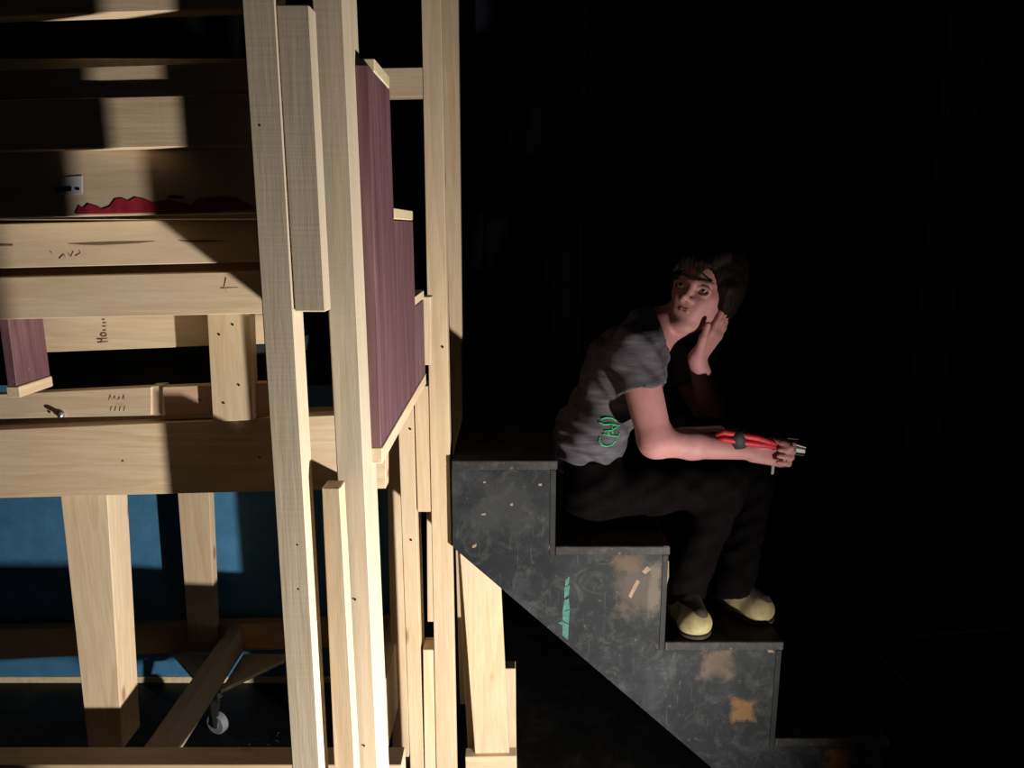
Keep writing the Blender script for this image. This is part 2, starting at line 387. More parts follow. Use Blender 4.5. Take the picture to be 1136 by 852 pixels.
        if nm == 'r': box('bottom_batten', x-0.004, x+0.0195, 1.06, 1.632, CAMZ-0.335, CAMZ-0.311, WY, st)
        else: box('bottom_batten', x-0.004, x+0.022, 1.465, 1.575, CAMZ-0.328, CAMZ-0.306, WY, st)
    return r1
wparts()

# paint and writing on the boards (each a thin film on its board)
def film(name, Y, outline, mat, th=0.0006):
    return prism(name, [U(x, y, Y) for x, y in outline], (0, th, 0), mat, st, 0)
splash = [(84, 237.5), (88, 228), (93, 231), (98, 226), (108, 229), (114, 232), (122, 229), (128, 221), (136, 220), (143, 223), (150, 219), (160, 221), (170, 225), (178, 223), (190, 222), (200, 224), (212, 227), (216, 222), (226, 219), (245, 218), (262, 219), (272, 224), (280, 228), (282, 233.5)]
film('red_paint_splash', 1.0942, splash[::-1], REDP)
film('dark_paint_spot', 1.0942, [(185, 218), (192, 216), (203, 218), (204, 219), (190, 220)][::-1], SCREW)
film('paper_label', 1.0942, [(66, 197), (91, 195), (91, 215), (67, 217)][::-1], WHITEL)
film('label_print', 1.0936, [(61, 208), (79, 207), (79, 212), (61, 213)][::-1], SCREW)
film('label_print', 1.0936, [(84, 208.6), (88, 208.4), (88, 211), (84, 211)][::-1], SCREW)
film('split', 1.4193, [(75, 270.2), (100, 269), (130, 268), (172, 267.5), (150, 270), (110, 272), (90, 271.5)][::-1], INK)
film('split', 1.4193, [(198, 267), (225, 266), (256, 267), (230, 268.6), (210, 268.6)][::-1], INK)
film('split', 1.4193, [(-5, 270.5), (14, 271), (14, 272.6), (-5, 273)][::-1], INK)
def stroke(name, Y, pts, wpx, mat):
    return tube(name, [U(x, y, Y) for x, y in pts], wpx*Y/FPX/2, mat, st, 5)
# "Heath"-like stamp reading upward on the back board, pencil scrawl, cross mark, faint grade stamp
for pts in (((108.5, 379.5), (120, 379)), ((108, 376), (119, 375.5)), ((113, 379.3), (113, 376)),
            ((112, 372.5), (113, 369.5), (117, 369.2), (118.5, 371), (117.5, 373), (113, 373), (112, 371)),
            ((114.5, 366.5), (118, 366), ), ((114, 362), (118, 362)), ((114.5, 358), (118, 358)), ((113.5, 354.5), (116.5, 354.5))):
    stroke('stamped_letter', 1.6345, pts, 1.3, INK)
for pts in (((56, 279), (60, 282)), ((66, 287), (71, 282), (74, 287)), ((76, 281), (79, 285), (82, 279)), ((84, 284), (90, 281), (88, 278))):
    stroke('pencil_scrawl', 1.4195, pts, 0.9, PENC)
for pts in (((245, 319.5), (264, 319.5)), ((251, 308), (249, 318), (253, 324))):
    stroke('pencil_cross', 1.4195, pts, 0.9, PENC)
for i in range(4):
    stroke('grade_stamp', 1.5995, ((121+i*5, 444-i % 2), (122.5+i*5, 438+i % 3), (124.5+i*4.6, 443+i % 2)), 0.7, PENC)
    stroke('grade_stamp', 1.5995, ((123+i*5, 456), (124+i*5, 451)), 0.9, PENC)

# ------------------------------------------------------------------ black stair
SY = 1.70; SW = 0.72
def S(x, y): p = U(x, y, SY); return p.x, p.z
XA, ZA = S(617, 511); XB, ZB = S(742, 606); XC, ZC = S(868, 712); XD, ZD = S(986, 819)
X0 = S(501, 511)[0]
bs = empty('black_stair', (0.5, SY+SW/2, 0), 'worn black painted wooden stair with the person sitting on it', 'stairs')
def dloc(px, py):        # offset from the stringer's middle, for its rubbed patches
    x, z = S(px, py); return x-(X0+XD)/2, z-(ZA)/2
patches = []
def patch(px, py, w, h, col, amt):
    x, z = dloc(px, py); patches.append((x, z, w*SY/FPX, h*SY/FPX, col, amt))
patch(712, 652, 34, 40, (0.075, 0.058, 0.046), 0.75)
patch(697, 625, 22, 14, (0.10, 0.065, 0.045), 0.6)
patch(726, 650, 8, 40, (0.12, 0.10, 0.088), 0.6)
patch(826, 788, 18, 20, (0.16, 0.085, 0.035), 0.8)
patch(795, 735, 22, 22, (0.15, 0.10, 0.065), 0.45)
patch(930, 845, 20, 24, (0.16, 0.065, 0.03), 0.85)
patch(560, 560, 40, 40, (0.035, 0.037, 0.036), 0.5)
SB = black_paint('black_stringer_paint', (0.008, 0.010, 0.012), 0.8, patches)
SB2 = black_paint('black_tread_paint', (0.020, 0.019, 0.019), 1.0)
SB3 = black_paint('black_riser_paint', (0.012, 0.012, 0.013), 0.2)
th = 0.022; rt = 0.014
d0, d1 = S(500, 605), S(790, 852); sl = (d1[1]-d0[1])/(d1[0]-d0[0])
zl = d0[1]+(X0-d0[0])*sl; xfloor = d0[0]+(0-d0[1])/sl
prof = [(X0, ZA-th), (XA-rt, ZA-th), (XA-rt, ZB-th), (XB-rt, ZB-th), (XB-rt, ZC-th), (XC-rt, ZC-th), (XC-rt, ZD-th), (XD-rt, ZD-th), (XD-rt, 0.0), (xfloor, 0.0), (X0, zl)]
for y in (SY, SY+SW-0.02):
    bm = bmesh.new()
    a = [bm.verts.new((x, y, z)) for x, z in prof]; b = [bm.verts.new((x, y+0.02, z)) for x, z in prof]
    n = len(a); bm.faces.new(a); bm.faces.new(b[::-1])
    for i in range(n): bm.faces.new((a[i], b[i], b[(i+1) % n], a[(i+1) % n]))
    bmesh.ops.recalc_face_normals(bm, faces=bm.faces)
    bm_obj('stringer', bm, SB, bs, origin=((X0+XD)/2, y, ZA/2))
xs = [X0, XA, XB, XC, XD]; zs = [ZA, ZB, ZC, ZD, 0.0]
for i in range(4):
    box('tread', xs[i]+(0.0005 if i else 0), xs[i+1]+0.003, SY-0.002, SY+SW+0.002, zs[i]-th, zs[i], SB2, bs, 0.002)
    z1 = zs[i+1]
    box('riser', xs[i+1]-rt+0.0005, xs[i+1], SY-0.001, SY+SW+0.001, z1-(th if i < 3 else 0), zs[i]-th-0.0005, SB3, bs, 0.001)
# bare pine legs under the top of the stair
prism('leg', [U(509, 600, 1.86), U(553, 600, 1.86), U(565, 838, 1.86), U(527, 838, 1.86)], (0, 0.04, 0), WZ, bs)
quad('leg_block', 1.845, 0.038, (516, 840), (573, 839), (574, 900), (518, 900), WX, bs)
upright('leg', 1.92, 0.04, 742, 545, 572, 852, 548, 573, 0.0, None, WZ, bs)
upright('leg', 1.92, 0.04, 600, 507, 516, 852, 520, 530, 0.0, 0.80, WZ, bs)
# teal paint dashes on the stringer
for pts in ([(627, 644), (632, 639), (631, 648), (627, 651)], [(626, 652), (632, 649), (631, 660), (626, 664)],
            [(626, 666), (631, 664), (632, 676), (624, 678)], [(624, 678), (632, 677), (631, 692), (627, 690), (624, 687)],
            [(619, 691), (624, 689.5), (631, 693), (630, 710), (624, 705), (624, 694)]):
    prism('teal_paint_mark', [U(x, y, SY-0.0006) for x, y in pts], (0, 0.0008, 0), TEAL, bs, 0)
RAW = simple('bare_wood_chip', (0.20, 0.14, 0.10), 0.8, var=0.3, scale=90)
for pts in ([(697, 661), (706, 643), (710, 645), (700, 664)], [(712, 634), (718, 628), (722, 632), (716, 637)], [(609, 606), (613, 603), (614, 609), (610, 611)], [(736, 606), (742, 606), (742, 614), (738, 611)],
            [(597, 537), (601, 536), (601, 539), (598, 539)], [(536, 534), (539, 534), (539, 536), (536, 536)], [(534, 570), (539, 569), (539, 571.5), (534, 571.5)], [(566, 559), (569, 558), (569, 561), (566, 561)], [(524, 605), (529, 603), (528, 607), (524, 608)], [(739, 625), (742, 622), (742, 640), (739, 652)], [(849, 718), (856, 719), (859, 724), (853, 724)]):
    prism('paint_chip', [U(x, y, SY-0.0005) for x, y in pts], (0, 0.0008, 0), RAW, bs, 0)

# ------------------------------------------------------------------ smooth bodies: a signed distance grid and a surface net
class Field:
    def __init__(s, lo, hi, h):
        s.lo = np.array(lo, float); s.h = h
        s.n = np.ceil((np.array(hi)-s.lo)/h).astype(int)+1
        s.f = np.full(s.n, 1.0, np.float32)
    def win(s, lo, hi):
        a = np.clip(np.floor((np.array(lo)-s.lo)/s.h).astype(int), 0, s.n-1)
        b = np.clip(np.ceil((np.array(hi)-s.lo)/s.h).astype(int)+1, 1, s.n)
        sl = tuple(slice(i, j) for i, j in zip(a, b))
        ax = [s.lo[k]+s.h*np.arange(a[k], b[k]) for k in range(3)]
        X, Y, Z = np.meshgrid(*ax, indexing='ij')
        return sl, X, Y, Z
    def put(s, sl, d, k, op):
        a = s.f[sl]; d = d.astype(np.float32)
        if op == 'add':
            h = np.maximum(k-np.abs(a-d), 0)/k; s.f[sl] = np.minimum(a, d)-h*h*k*0.25
        elif op == 'sub':
            d = -d; h = np.maximum(k-np.abs(a-d), 0)/k; s.f[sl] = np.maximum(a, d)+h*h*k*0.25
        elif op == 'and':
            s.f[sl] = np.maximum(a, d)
    def cap(s, a, b, ra, rb, k=0.02, op='add'):
        a, b = np.array(a, float), np.array(b, float); m = max(ra, rb)+2*k+0.01
        sl, X, Y, Z = s.win(np.minimum(a, b)-m, np.maximum(a, b)+m)
        if min(X.shape) == 0: return
        d = b-a; L = max(d @ d, 1e-9)
        t = np.clip(((X-a[0])*d[0]+(Y-a[1])*d[1]+(Z-a[2])*d[2])/L, 0, 1)
        dist = np.sqrt((X-a[0]-t*d[0])**2+(Y-a[1]-t*d[1])**2+(Z-a[2]-t*d[2])**2)-(ra+(rb-ra)*t)
        s.put(sl, dist, k, op)
    def ell(s, c, r, k=0.02, ax=None, op='add'):
        c, r = np.array(c, float), np.array(r, float); m = r.max()+2*k+0.01
        sl, X, Y, Z = s.win(c-m, c+m)
        if min(X.shape) == 0: return
        P = [X-c[0], Y-c[1], Z-c[2]]
        if ax is not None: P = [P[0]*A[0]+P[1]*A[1]+P[2]*A[2] for A in ax]
        k0 = np.sqrt(sum((p/q)**2 for p, q in zip(P, r))); k1 = np.sqrt(sum((p/(q*q))**2 for p, q in zip(P, r)))
        s.put(sl, k0*(k0-1)/np.maximum(k1, 1e-6), k, op)
    def cut(s, p, n):
        """keep the side that n points away from"""
        sl, X, Y, Z = s.win(s.lo, s.lo+s.h*s.n)
        n = np.array(n, float)/np.linalg.norm(n)
        s.put(sl, (X-p[0])*n[0]+(Y-p[1])*n[1]+(Z-p[2])*n[2], 0.01, 'and')
    def local_cut(s, p, n, R):
        p = np.array(p, float); sl, X, Y, Z = s.win(p-R, p+R)
        n = np.array(n, float)/np.linalg.norm(n)
        d = (X-p[0])*n[0]+(Y-p[1])*n[1]+(Z-p[2])*n[2]
        ball = np.sqrt((X-p[0])**2+(Y-p[1])**2+(Z-p[2])**2)-R
        s.f[sl] = np.where(ball < 0, np.maximum(s.f[sl], d), s.f[sl])
    def mesh(s, name, mat, disp=None, parent=None, keep=True):
        f = s.f; f[[0, -1]] = 1; f[:, [0, -1]] = 1; f[:, :, [0, -1]] = 1
        ins = f < 0
        cnt = np.zeros(np.array(f.shape)-1, np.uint8)
        for dx in (0, 1):
            for dy in (0, 1):
                for dz in (0, 1): cnt += ins[dx:f.shape[0]-1+dx, dy:f.shape[1]-1+dy, dz:f.shape[2]-1+dz]
        act = np.argwhere((cnt > 0) & (cnt < 8)); ids = np.full(cnt.shape, -1, np.int32)
        ids[act[:, 0], act[:, 1], act[:, 2]] = np.arange(len(act))
        pos = np.zeros((len(act), 3)); w = np.zeros(len(act))
        C = [(x, y, z) for x in (0, 1) for y in (0, 1) for z in (0, 1)]
        for a in C:
            for ax in range(3):
                if a[ax]: continue
                b = list(a); b[ax] = 1
                fa = f[act[:, 0]+a[0], act[:, 1]+a[1], act[:, 2]+a[2]]; fb = f[act[:, 0]+b[0], act[:, 1]+b[1], act[:, 2]+b[2]]
                m = (fa < 0) != (fb < 0); t = np.where(m, fa/np.where(m, fa-fb, 1), 0)
                p = np.tile(np.array(a, float), (len(act), 1)); p[:, ax] += t
                pos += p*m[:, None]; w += m
        pos = (pos/w[:, None]+act)*s.h+s.lo
        quads = []
        for ax in range(3):
            u, v = [(1, 2), (2, 0), (0, 1)][ax]
            sa = [slice(None)]*3; sb = [slice(None)]*3; sa[ax] = slice(0, -1); sb[ax] = slice(1, None)
            ch = ins[tuple(sa)] != ins[tuple(sb)]
            E = np.argwhere(ch); ok = (E[:, u] > 0) & (E[:, v] > 0) & (E[:, u] < f.shape[u]-1) & (E[:, v] < f.shape[v]-1); E = E[ok]
            def g(du, dv):
                I = E.copy(); I[:, u] += du; I[:, v] += dv; return ids[I[:, 0], I[:, 1], I[:, 2]]
            q = np.stack([g(-1, -1), g(0, -1), g(0, 0), g(-1, 0)], 1)
            flip = ~ins[E[:, 0], E[:, 1], E[:, 2]]
            q[flip] = q[flip][:, ::-1]; quads.append(q)
        quads = np.concatenate(quads)
        if keep:      # keep the largest connected body only
            lab = np.arange(len(pos)); e = np.concatenate([quads[:, [0, 1]], quads[:, [1, 2]], quads[:, [2, 3]]])
            for _ in range(400):
                m = np.minimum(lab[e[:, 0]], lab[e[:, 1]]); new = lab.copy()
                np.minimum.at(new, e[:, 0], m); np.minimum.at(new, e[:, 1], m); new = new[new]
                if (new == lab).all(): break
                lab = new
            big = np.bincount(lab).argmax(); sel = lab == big
            remap = np.cumsum(sel)-1; quads = remap[quads[sel[quads[:, 0]]]]; pos = pos[sel]
        for _ in range(2):   # light smoothing
            acc = np.zeros_like(pos); c = np.zeros(len(pos))
            for i, j in ((0, 1), (1, 2), (2, 3), (3, 0)):
                np.add.at(acc, quads[:, i], pos[quads[:, j]]); np.add.at(acc, quads[:, j], pos[quads[:, i]])
                np.add.at(c, quads[:, i], 1); np.add.at(c, quads[:, j], 1)
            pos = 0.5*pos+0.5*acc/c[:, None]
        if disp is not None:
            nn = np.cross(pos[quads[:, 1]]-pos[quads[:, 0]], pos[quads[:, 3]]-pos[quads[:, 0]]); N = np.zeros_like(pos)
            for i in range(4): np.add.at(N, quads[:, i], nn)
            N /= np.linalg.norm(N, axis=1)[:, None]+1e-9
            pos = pos+N*disp(pos, N)[:, None]
        me = bpy.data.meshes.new(name); me.from_pydata(pos, [], quads.tolist()); me.update()
        me.polygons.foreach_set('use_smooth', np.ones(len(me.polygons), bool))
        return link_mesh(name, me, mat, parent, origin=parent.location if parent is not None else None)

# ------------------------------------------------------------------ the seated person
def skin_mat():
    k = NT('skin'); k.b.inputs['Roughness'].default_value = 0.6; k.b.inputs['Specular IOR Level'].default_value = 0.3
    tc = k.n('ShaderNodeTexCoord'); a = k.noise(tc.outputs['Object'], 18, 4)
    k.l(k.ramp(a, [(0.3, (0.34, 0.148, 0.148)), (0.7, (0.42, 0.205, 0.198))]), k.b.inputs['Base Color'])
    k.b.inputs['Subsurface Weight'].default_value = 0.15
    k.b.inputs['Subsurface Radius'].default_value = (0.012, 0.004, 0.002); k.b.inputs['Subsurface Scale'].default_value = 0.4
    return k.m
SKIN = skin_mat()
def cloth_mat(name, c0, c1, streak=None, bumpd=0.0008):
    k = NT(name); k.b.inputs['Roughness'].default_value = 0.9
    k.b.inputs['Specular IOR Level'].default_value = 0.12
    tc = k.n('ShaderNodeTexCoord'); mp = k.n('ShaderNodeMapping'); mp.inputs['Rotation'].default_value = (0, math.radians(18), 0)
    mp.inputs['Scale'].default_value = streak or (1, 1, 1); k.l(tc.outputs['Object'], mp.inputs['Vector'])
    a = k.noise(mp.outputs[0], 24, 5, 0.6); w = k.noise(tc.outputs['Object'], 420, 2)
    k.l(k.ramp(a, [(0.3, c0), (0.7, c1)]), k.b.inputs['Base Color'])
    k.bump(k.math('ADD', a, k.math('MULTIPLY', w, 0.25)), 0.5, bumpd*3); return k.m
SHIRT = cloth_mat('charcoal_heather_jersey', (0.044, 0.039, 0.048), (0.105, 0.095, 0.112), (0.5, 1, 4.0))
PANTS = cloth_mat('black_trouser_cloth', (0.0025, 0.0019, 0.0021), (0.0052, 0.0040, 0.0045))
PANTS.node_tree.nodes['Principled BSDF'].inputs['Specular IOR Level'].default_value = 0.02
HAIR = simple('dark_brown_hair', (0.008, 0.0052, 0.0045), 0.62, var=0.5, scale=120, bump=0.4)
HAIR.node_tree.nodes['Principled BSDF'].inputs['Specular IOR Level'].default_value = 0.08
SHOE = cloth_mat('cream_canvas', (0.20, 0.165, 0.08), (0.38, 0.33, 0.19), None, 0.001)
SHOED = simple('dark_brown_shoe_cloth', (0.022, 0.016, 0.010), 0.8, var=0.4, scale=60)
LIP = simple('lips', (0.30, 0.105, 0.108), 0.6, var=0.1)
EYEW = simple('eye_white', (0.62, 0.56, 0.54), 0.2)
IRIS = simple('dark_iris', (0.012, 0.010, 0.009), 0.15)
GREEN = simple('green_print', (0.02, 0.27, 0.11), 0.7, var=0.3, scale=200)

# head frame: l = her left, f = the way the face looks, u = up
HH = 0.205
hf = Vector((-0.57, -0.80, 0.17)).normalized(); hu = Vector((0.26, 0.02, 0.96)); hu = (hu-hf*hu.dot(hf)).normalized(); hl = hu.cross(hf)
HC = U(779, 323, 1.92)
def H(l, f, u): return HC+(hl*l+hf*f+hu*u)*HH
HAX = [tuple(hl), tuple(hf), tuple(hu)]
def hell(F, c, r, k=0.012, op='add'): F.ell(H(*c), [x*HH for x in r], k, HAX, op)
def hcap(F, a, b, ra, rb, k=0.01, op='add'): F.cap(H(*a), H(*b), ra*HH, rb*HH, k, op)

PEL = U(656, 542, 1.90)
HIPN, HIPF = U(664, 545, 1.82), U(668, 535, 1.98)
KNN, KNF = U(805, 535, 1.84), U(835, 532, 1.99)
ANN, ANF = Vector((0.445, 1.835, ZC+0.075)), Vector((0.585, 1.865, ZC+0.075))
WAI = U(654, 482, 1.91); CHE = U(694, 408, 1.93); NEB = U(722, 366, 1.94)
SHN, SHF = U(703, 388, 1.80), U(742, 376, 2.06)
ELN = U(727, 489, 1.735); WRN = U(832, 500, 1.755)
ELF = U(796, 478, 1.99)
WRF = H(0.20, 0.02, -0.80)
TDIR = (NEB-PEL).normalized()

B = Field((0.02, 1.60, ZC-0.02), (0.80, 2.22, 1.46), 0.003)
# trunk
B.ell(PEL, (0.088, 0.125, 0.085), 0.03); B.cap(PEL, WAI, 0.085, 0.075, 0.03); B.cap(WAI, CHE, 0.072, 0.088, 0.03)
B.cap(CHE+Vector((0, -0.055, 0)), CHE+Vector((0, 0.055, 0)), 0.080, 0.080, 0.03)
B.cap(CHE, NEB, 0.085, 0.06, 0.03)
B.cap(NEB+Vector((0, -0.03, -0.015)), SHN, 0.05, 0.046, 0.025); B.cap(NEB+Vector((0, 0.03, -0.015)), SHF, 0.05, 0.046, 0.025)
# neck
B.cap(NEB+Vector((0.0, 0, -0.005)), H(0.02, -0.08, -0.22), 0.046, 0.047, 0.02)
# near arm
B.cap(SHN, ELN, 0.049, 0.040, 0.02)
MIDN = ELN.lerp(WRN, 0.38)
B.cap(ELN, MIDN, 0.037, 0.034, 0.02); B.cap(MIDN, WRN, 0.034, 0.0215, 0.015)
# far arm
B.cap(SHF, ELF, 0.047, 0.036, 0.02); MIDF = ELF.lerp(WRF, 0.3); B.cap(ELF, MIDF, 0.035, 0.036, 0.02); B.cap(MIDF, WRF, 0.036, 0.0225, 0.015)
# legs (under the trousers)
for hp, kn, an in ((HIPN, KNN, ANN), (HIPF, KNF, ANF)):
    B.cap(PEL.lerp(hp, .7), kn, 0.062, 0.046, 0.03); B.cap(kn, an, 0.044, 0.028, 0.02); B.cap(an, an+Vector((0, 0, -0.035)), 0.028, 0.026, 0.01)
# head
hell(B, (0, -.09, .13), (.335, .41, .36), .02)
hell(B, (0, .10, -.13), (.255, .27, .34), .03)
for s_ in (-1, 1):
    hcap(B, (.215*s_, -.04, -.20), (.065*s_, .245, -.445), .072, .068, .02)
    hcap(B, (.19*s_, .20, -.07), (.14*s_, .27, -.13), .085, .07, .02)
    hcap(B, (.17*s_, .305, .085), (.04*s_, .345, .075), .04, .04, .012)
    hell(B, (.345*s_, -.06, -.03), (.035, .085, .125), .008)
hell(B, (0, .275, -.445), (.085, .08, .07), .02)
hell(B, (0, .285, -.255), (.15, .06, .09), .02)
for s_ in (-1, 1):
    hell(B, (.148*s_, .395, -.005), (.085, .09, .062), .012, 'sub')
hcap(B, (0, .335, .05), (0, .462, -.118), .028, .043, .010)
for s_ in (-1, 1):
    hell(B, (.048*s_, .395, -.145), (.036, .045, .033), .008)
    # lids
    pts = [(.148+.085*math.cos(a), .318+.035*math.sin(a), .004+.045*math.sin(a)) for a in np.linspace(0, math.pi, 7)]
    for a, b in zip(pts, pts[1:]): hcap(B, (a[0]*s_, a[1], a[2]), (b[0]*s_, b[1], b[2]), .019, .019, .004)
    pts = [(.148+.08*math.cos(a), .318+.02*math.sin(a), -.012-.040*math.sin(a)) for a in np.linspace(0, math.pi, 7)]
    for a, b in zip(pts, pts[1:]): hcap(B, (a[0]*s_, a[1], a[2]), (b[0]*s_, b[1], b[2]), .015, .015, .004)

def hand(wr, d, pn, side, curls, length, kk=0.006, thumb=None, spread=0.09, width=0.062):
    """wr wrist, d towards the knuckles, pn out of the palm, side towards the index finger"""
    d = d.normalized(); pn = (pn-d*pn.dot(d)).normalized(); s = side-d*side.dot(d); s = (s-pn*s.dot(pn)).normalized()
    pl = length*0.50
    for q in (-1, -.35, .35, 1):
        B.cap(wr+d*0.008+s*q*0.013, wr+d*pl+s*q*width*0.37, 0.0145, 0.0115, 0.010)
    fl_ = (0.43, 0.48, 0.44, 0.35)
    for i in range(4):
        q = 1-i*2/3.0
        p = wr+d*pl+s*q*width*0.40; dirv = (d+s*q*spread).normalized(); ang = 0
        for j, fr in enumerate((0.44, 0.32, 0.24)):
            ang += curls[i][j]
            dv = dirv*math.cos(ang)+pn*math.sin(ang)
            e = p+dv*length*fl_[i]*fr*1.02
            B.cap(p, e, 0.0085-0.0009*j, 0.0080-0.0010*j, 0.003 if j else kk); p = e
    for (a, b, ra, rb) in (thumb or []): B.cap(a, b, ra, rb, 0.005)

# near hand: back of the hand to the camera, fingers closed round the papers
dN = Vector((1, 0.02, -0.10)).normalized(); pnN = Vector((0.0, -1, 0.30)); sdN = Vector((0, 0.0, 1))
c4 = [(0.9, 1.5, 0.8), (1.0, 1.5, 0.8), (1.05, 1.5, 0.8), (1.1, 1.5, 0.8)]
t0 = WRN+dN*0.018+Vector((0, 0.0, 0.016)); t1 = t0+Vector((0.026, -0.010, 0.012)); t2 = t1+Vector((0.026, -0.014, -0.002)); t3 = t2+Vector((0.014, -0.014, -0.006))
hand(WRN, dN, pnN, sdN, c4, 0.150, thumb=[(t0, t1, 0.0125, 0.0105), (t1, t2, 0.0100, 0.0090), (t2, t3, 0.0090, 0.0072)], spread=0.03, width=0.056)
# far hand: palm under her left jaw, fingers up along the cheek towards the ear
pF = H(0.36, -0.03, -0.42); dF = pF-WRF
pnF = -(hl*0.85+hu*-0.1+hf*0.1); sdF = hf
cF = [(0.05, 0.12, 0.10), (0.05, 0.14, 0.12), (0.06, 0.18, 0.15), (0.10, 0.25, 0.2)]
dF2 = (H(0.40, -0.10, -0.10)-WRF)
tb0 = WRF+dF2.normalized()*0.018+hf*0.014; tb1 = H(0.27, 0.20, -0.52); tb2 = H(0.29, 0.24, -0.36)
hand(WRF, dF2, pnF, sdF, cF, 0.150, thumb=[(tb0, tb1, 0.0125, 0.0105), (tb1, tb2, 0.0098, 0.008)], spread=0.06, width=0.060)
person = B.mesh('person', SKIN)
tag(person, 'person in grey T-shirt and black trousers seated on the stair, cheek on hand', 'person')

# lips, eyes, brows
L = Field(HC-Vector((.16, .16, .16)), HC+Vector((.16, .16, .16)), 0.002)
for a, b, r0, r1 in (((-.110, .334, -.266), (-.04, .368, -.250), .006, .014), ((-.04, .368, -.250), (.04, .368, -.250), .014, .014), ((.04, .368, -.250), (.110, .334, -.266), .014, .006),
                     ((-.105, .334, -.268), (-.04, .364, -.284), .006, .017), ((-.04, .364, -.284), (.04, .364, -.284), .017, .017), ((.04, .364, -.284), (.105, .334, -.268), .017, .006)):
    hcap(L, a, b, r0, r1, .003)
L.mesh('lips', LIP, parent=person, keep=False)
def ball(name, c, r, mat, parent, squash=None):
    bm = bmesh.new(); bmesh.ops.create_uvsphere(bm, u_segments=20, v_segments=12, radius=r)
    bmesh.ops.translate(bm, verts=bm.verts, vec=c)
    return bm_obj(name, bm, mat, parent, smooth=True)
gaze = (hf*0.9+hl*-0.12+hu*0.30).normalized()
for s_ in (-1, 1):
    c = H(.148*s_, .268, -.004); e = ball('eye', c, .066*HH, EYEW, person)
    lathe('iris', [(0.0060, .050*HH), (0.0056, .060*HH), (0.0035, .0655*HH), (0.001, .0672*HH)], c, gaze, IRIS, e, 16)
    tube('eyebrow', [H(.06*s_, .372, .105), H(.14*s_, .362, .135), H(.235*s_, .285, .115)], [0.0012, 0.0018, 0.0009], HAIR, person, 6)

# hair: short, parted, fringe swept over the forehead
R = Field(HC-Vector((.19, .19, .19)), HC+Vector((.19, .19, .21)), 0.003)
hell(R, (.02, -.13, .18), (.42, .46, .475), .02)
hell(R, (.0, -.26, -.10), (.34, .28, .30), .04)
for s_ in (-1, 1): hcap(R, (.345*s_, .02, .16), (.355*s_, .00, -.10), .07, .035, .03)
hell(R, (.02, .48, -.07), (.315, .42, .40), .02, 'sub')
hell(R, (0, .15, -.42), (.33, .33, .30), .02, 'sub')
for i in range(13):      # fringe locks
    t = i/12.0; l0 = .14-.32*t
    top = (l0+.10, .18, .47); mid = (l0-.02, .355, .315); end = (l0-.13+.02*math.sin(i*2.3), .385-.10*abs(l0-.06)-.02, .285-.150*t+.03*math.sin(i*1.9))
    hcap(R, top, mid, .05, .038, .012); hcap(R, mid, end, .036, .008, .008)
for a, b in (((.05, .36, .29), (.005, .375, .10)), ((.08, .355, .28), (.055, .37, .13))): hcap(R, a, b, .022, .006, .006)
for i in range(9):       # locks over the ear and at the nape
    t = i/8.0; ang = -0.1+2.2*t
    l_, f_ = .36*math.cos(ang*.72), .10-.55*math.sin(ang*.72)
    hcap(R, (l_, f_, .10), (l_*1.04, f_*1.02-.02, -.16-.10*t+.03*math.sin(i*2)), .07, .016, .02)
def strands(p, n):
    q = p-np.array(HC); a = q @ np.array(hl); b = q @ np.array(hf); c = q @ np.array(hu)
    th_ = np.arctan2(b, a)
    return 0.0007*np.sin(th_*46+c*60+3*np.sin(b*40))+0.0007*np.sin(th_*83-c*110+2*np.sin(a*90))+0.0006*np.sin(a*210+b*160+3*np.sin(c*50))
R.mesh('hair', HAIR, strands, person)

# T-shirt
T = Field((0.02, 1.62, 0.74), (0.62, 2.22, 1.36), 0.004)
SEN = SHN.lerp(ELN, 0.44); SEF = SHF.lerp(ELF, 0.44)
T.cap(SHN, SHN.lerp(ELN, 0.6), 0.055, 0.060, 0.02); T.cap(SHF, SHF.lerp(ELF, 0.6), 0.055, 0.058, 0.02)
T.local_cut(SEN, (ELN-SHN), 0.10); T.local_cut(SEF, (ELF-SHF), 0.10)
T.ell(PEL+Vector((0.0, 0, 0.01)), (0.096, 0.135, 0.090), 0.03); T.cap(PEL, WAI, 0.094, 0.086, 0.03); T.cap(WAI, CHE, 0.083, 0.098, 0.03)
T.cap(WAI+Vector((0, -.04, 0)), WAI+Vector((0, .04, 0)), 0.080, 0.080, 0.03)
T.cap(CHE+Vector((0, -0.055, 0)), CHE+Vector((0, 0.055, 0)), 0.090, 0.090, 0.03)
T.cap(CHE, NEB, 0.094, 0.066, 0.03)
T.cap(NEB+Vector((0, -0.03, -0.015)), SHN, 0.056, 0.055, 0.03); T.cap(NEB+Vector((0, 0.03, -0.015)), SHF, 0.056, 0.055, 0.03)
ncut = NEB.lerp(H(0.02, -0.08, -0.22), 0.16)
T.local_cut(ncut, (H(0.02, -0.08, -0.22)-NEB)+Vector((0.03, 0, 0)), 0.10)
T.cut((PEL.x, PEL.y, PEL.z+0.070), (0.10, 0, -1))
axv = np.array(TDIR)
def folds(p, n):
    h_ = (p-np.array(PEL)) @ axv; x = p[:, 0]; y = p[:, 1]
    low = np.clip(1-(h_-0.02)/0.17, 0, 1)
    w = np.sin((h_-0.35*(x-PEL.x))*190+7*np.sin(x*14+y*9))*0.0045*low
    w += np.sin((h_+0.6*x)*75+3*np.sin(y*22))*0.0030
    return w+0.0012*np.sin(x*120+np.sin(h_*70)*2)
shirt = T.mesh('t_shirt', SHIRT, folds, person)

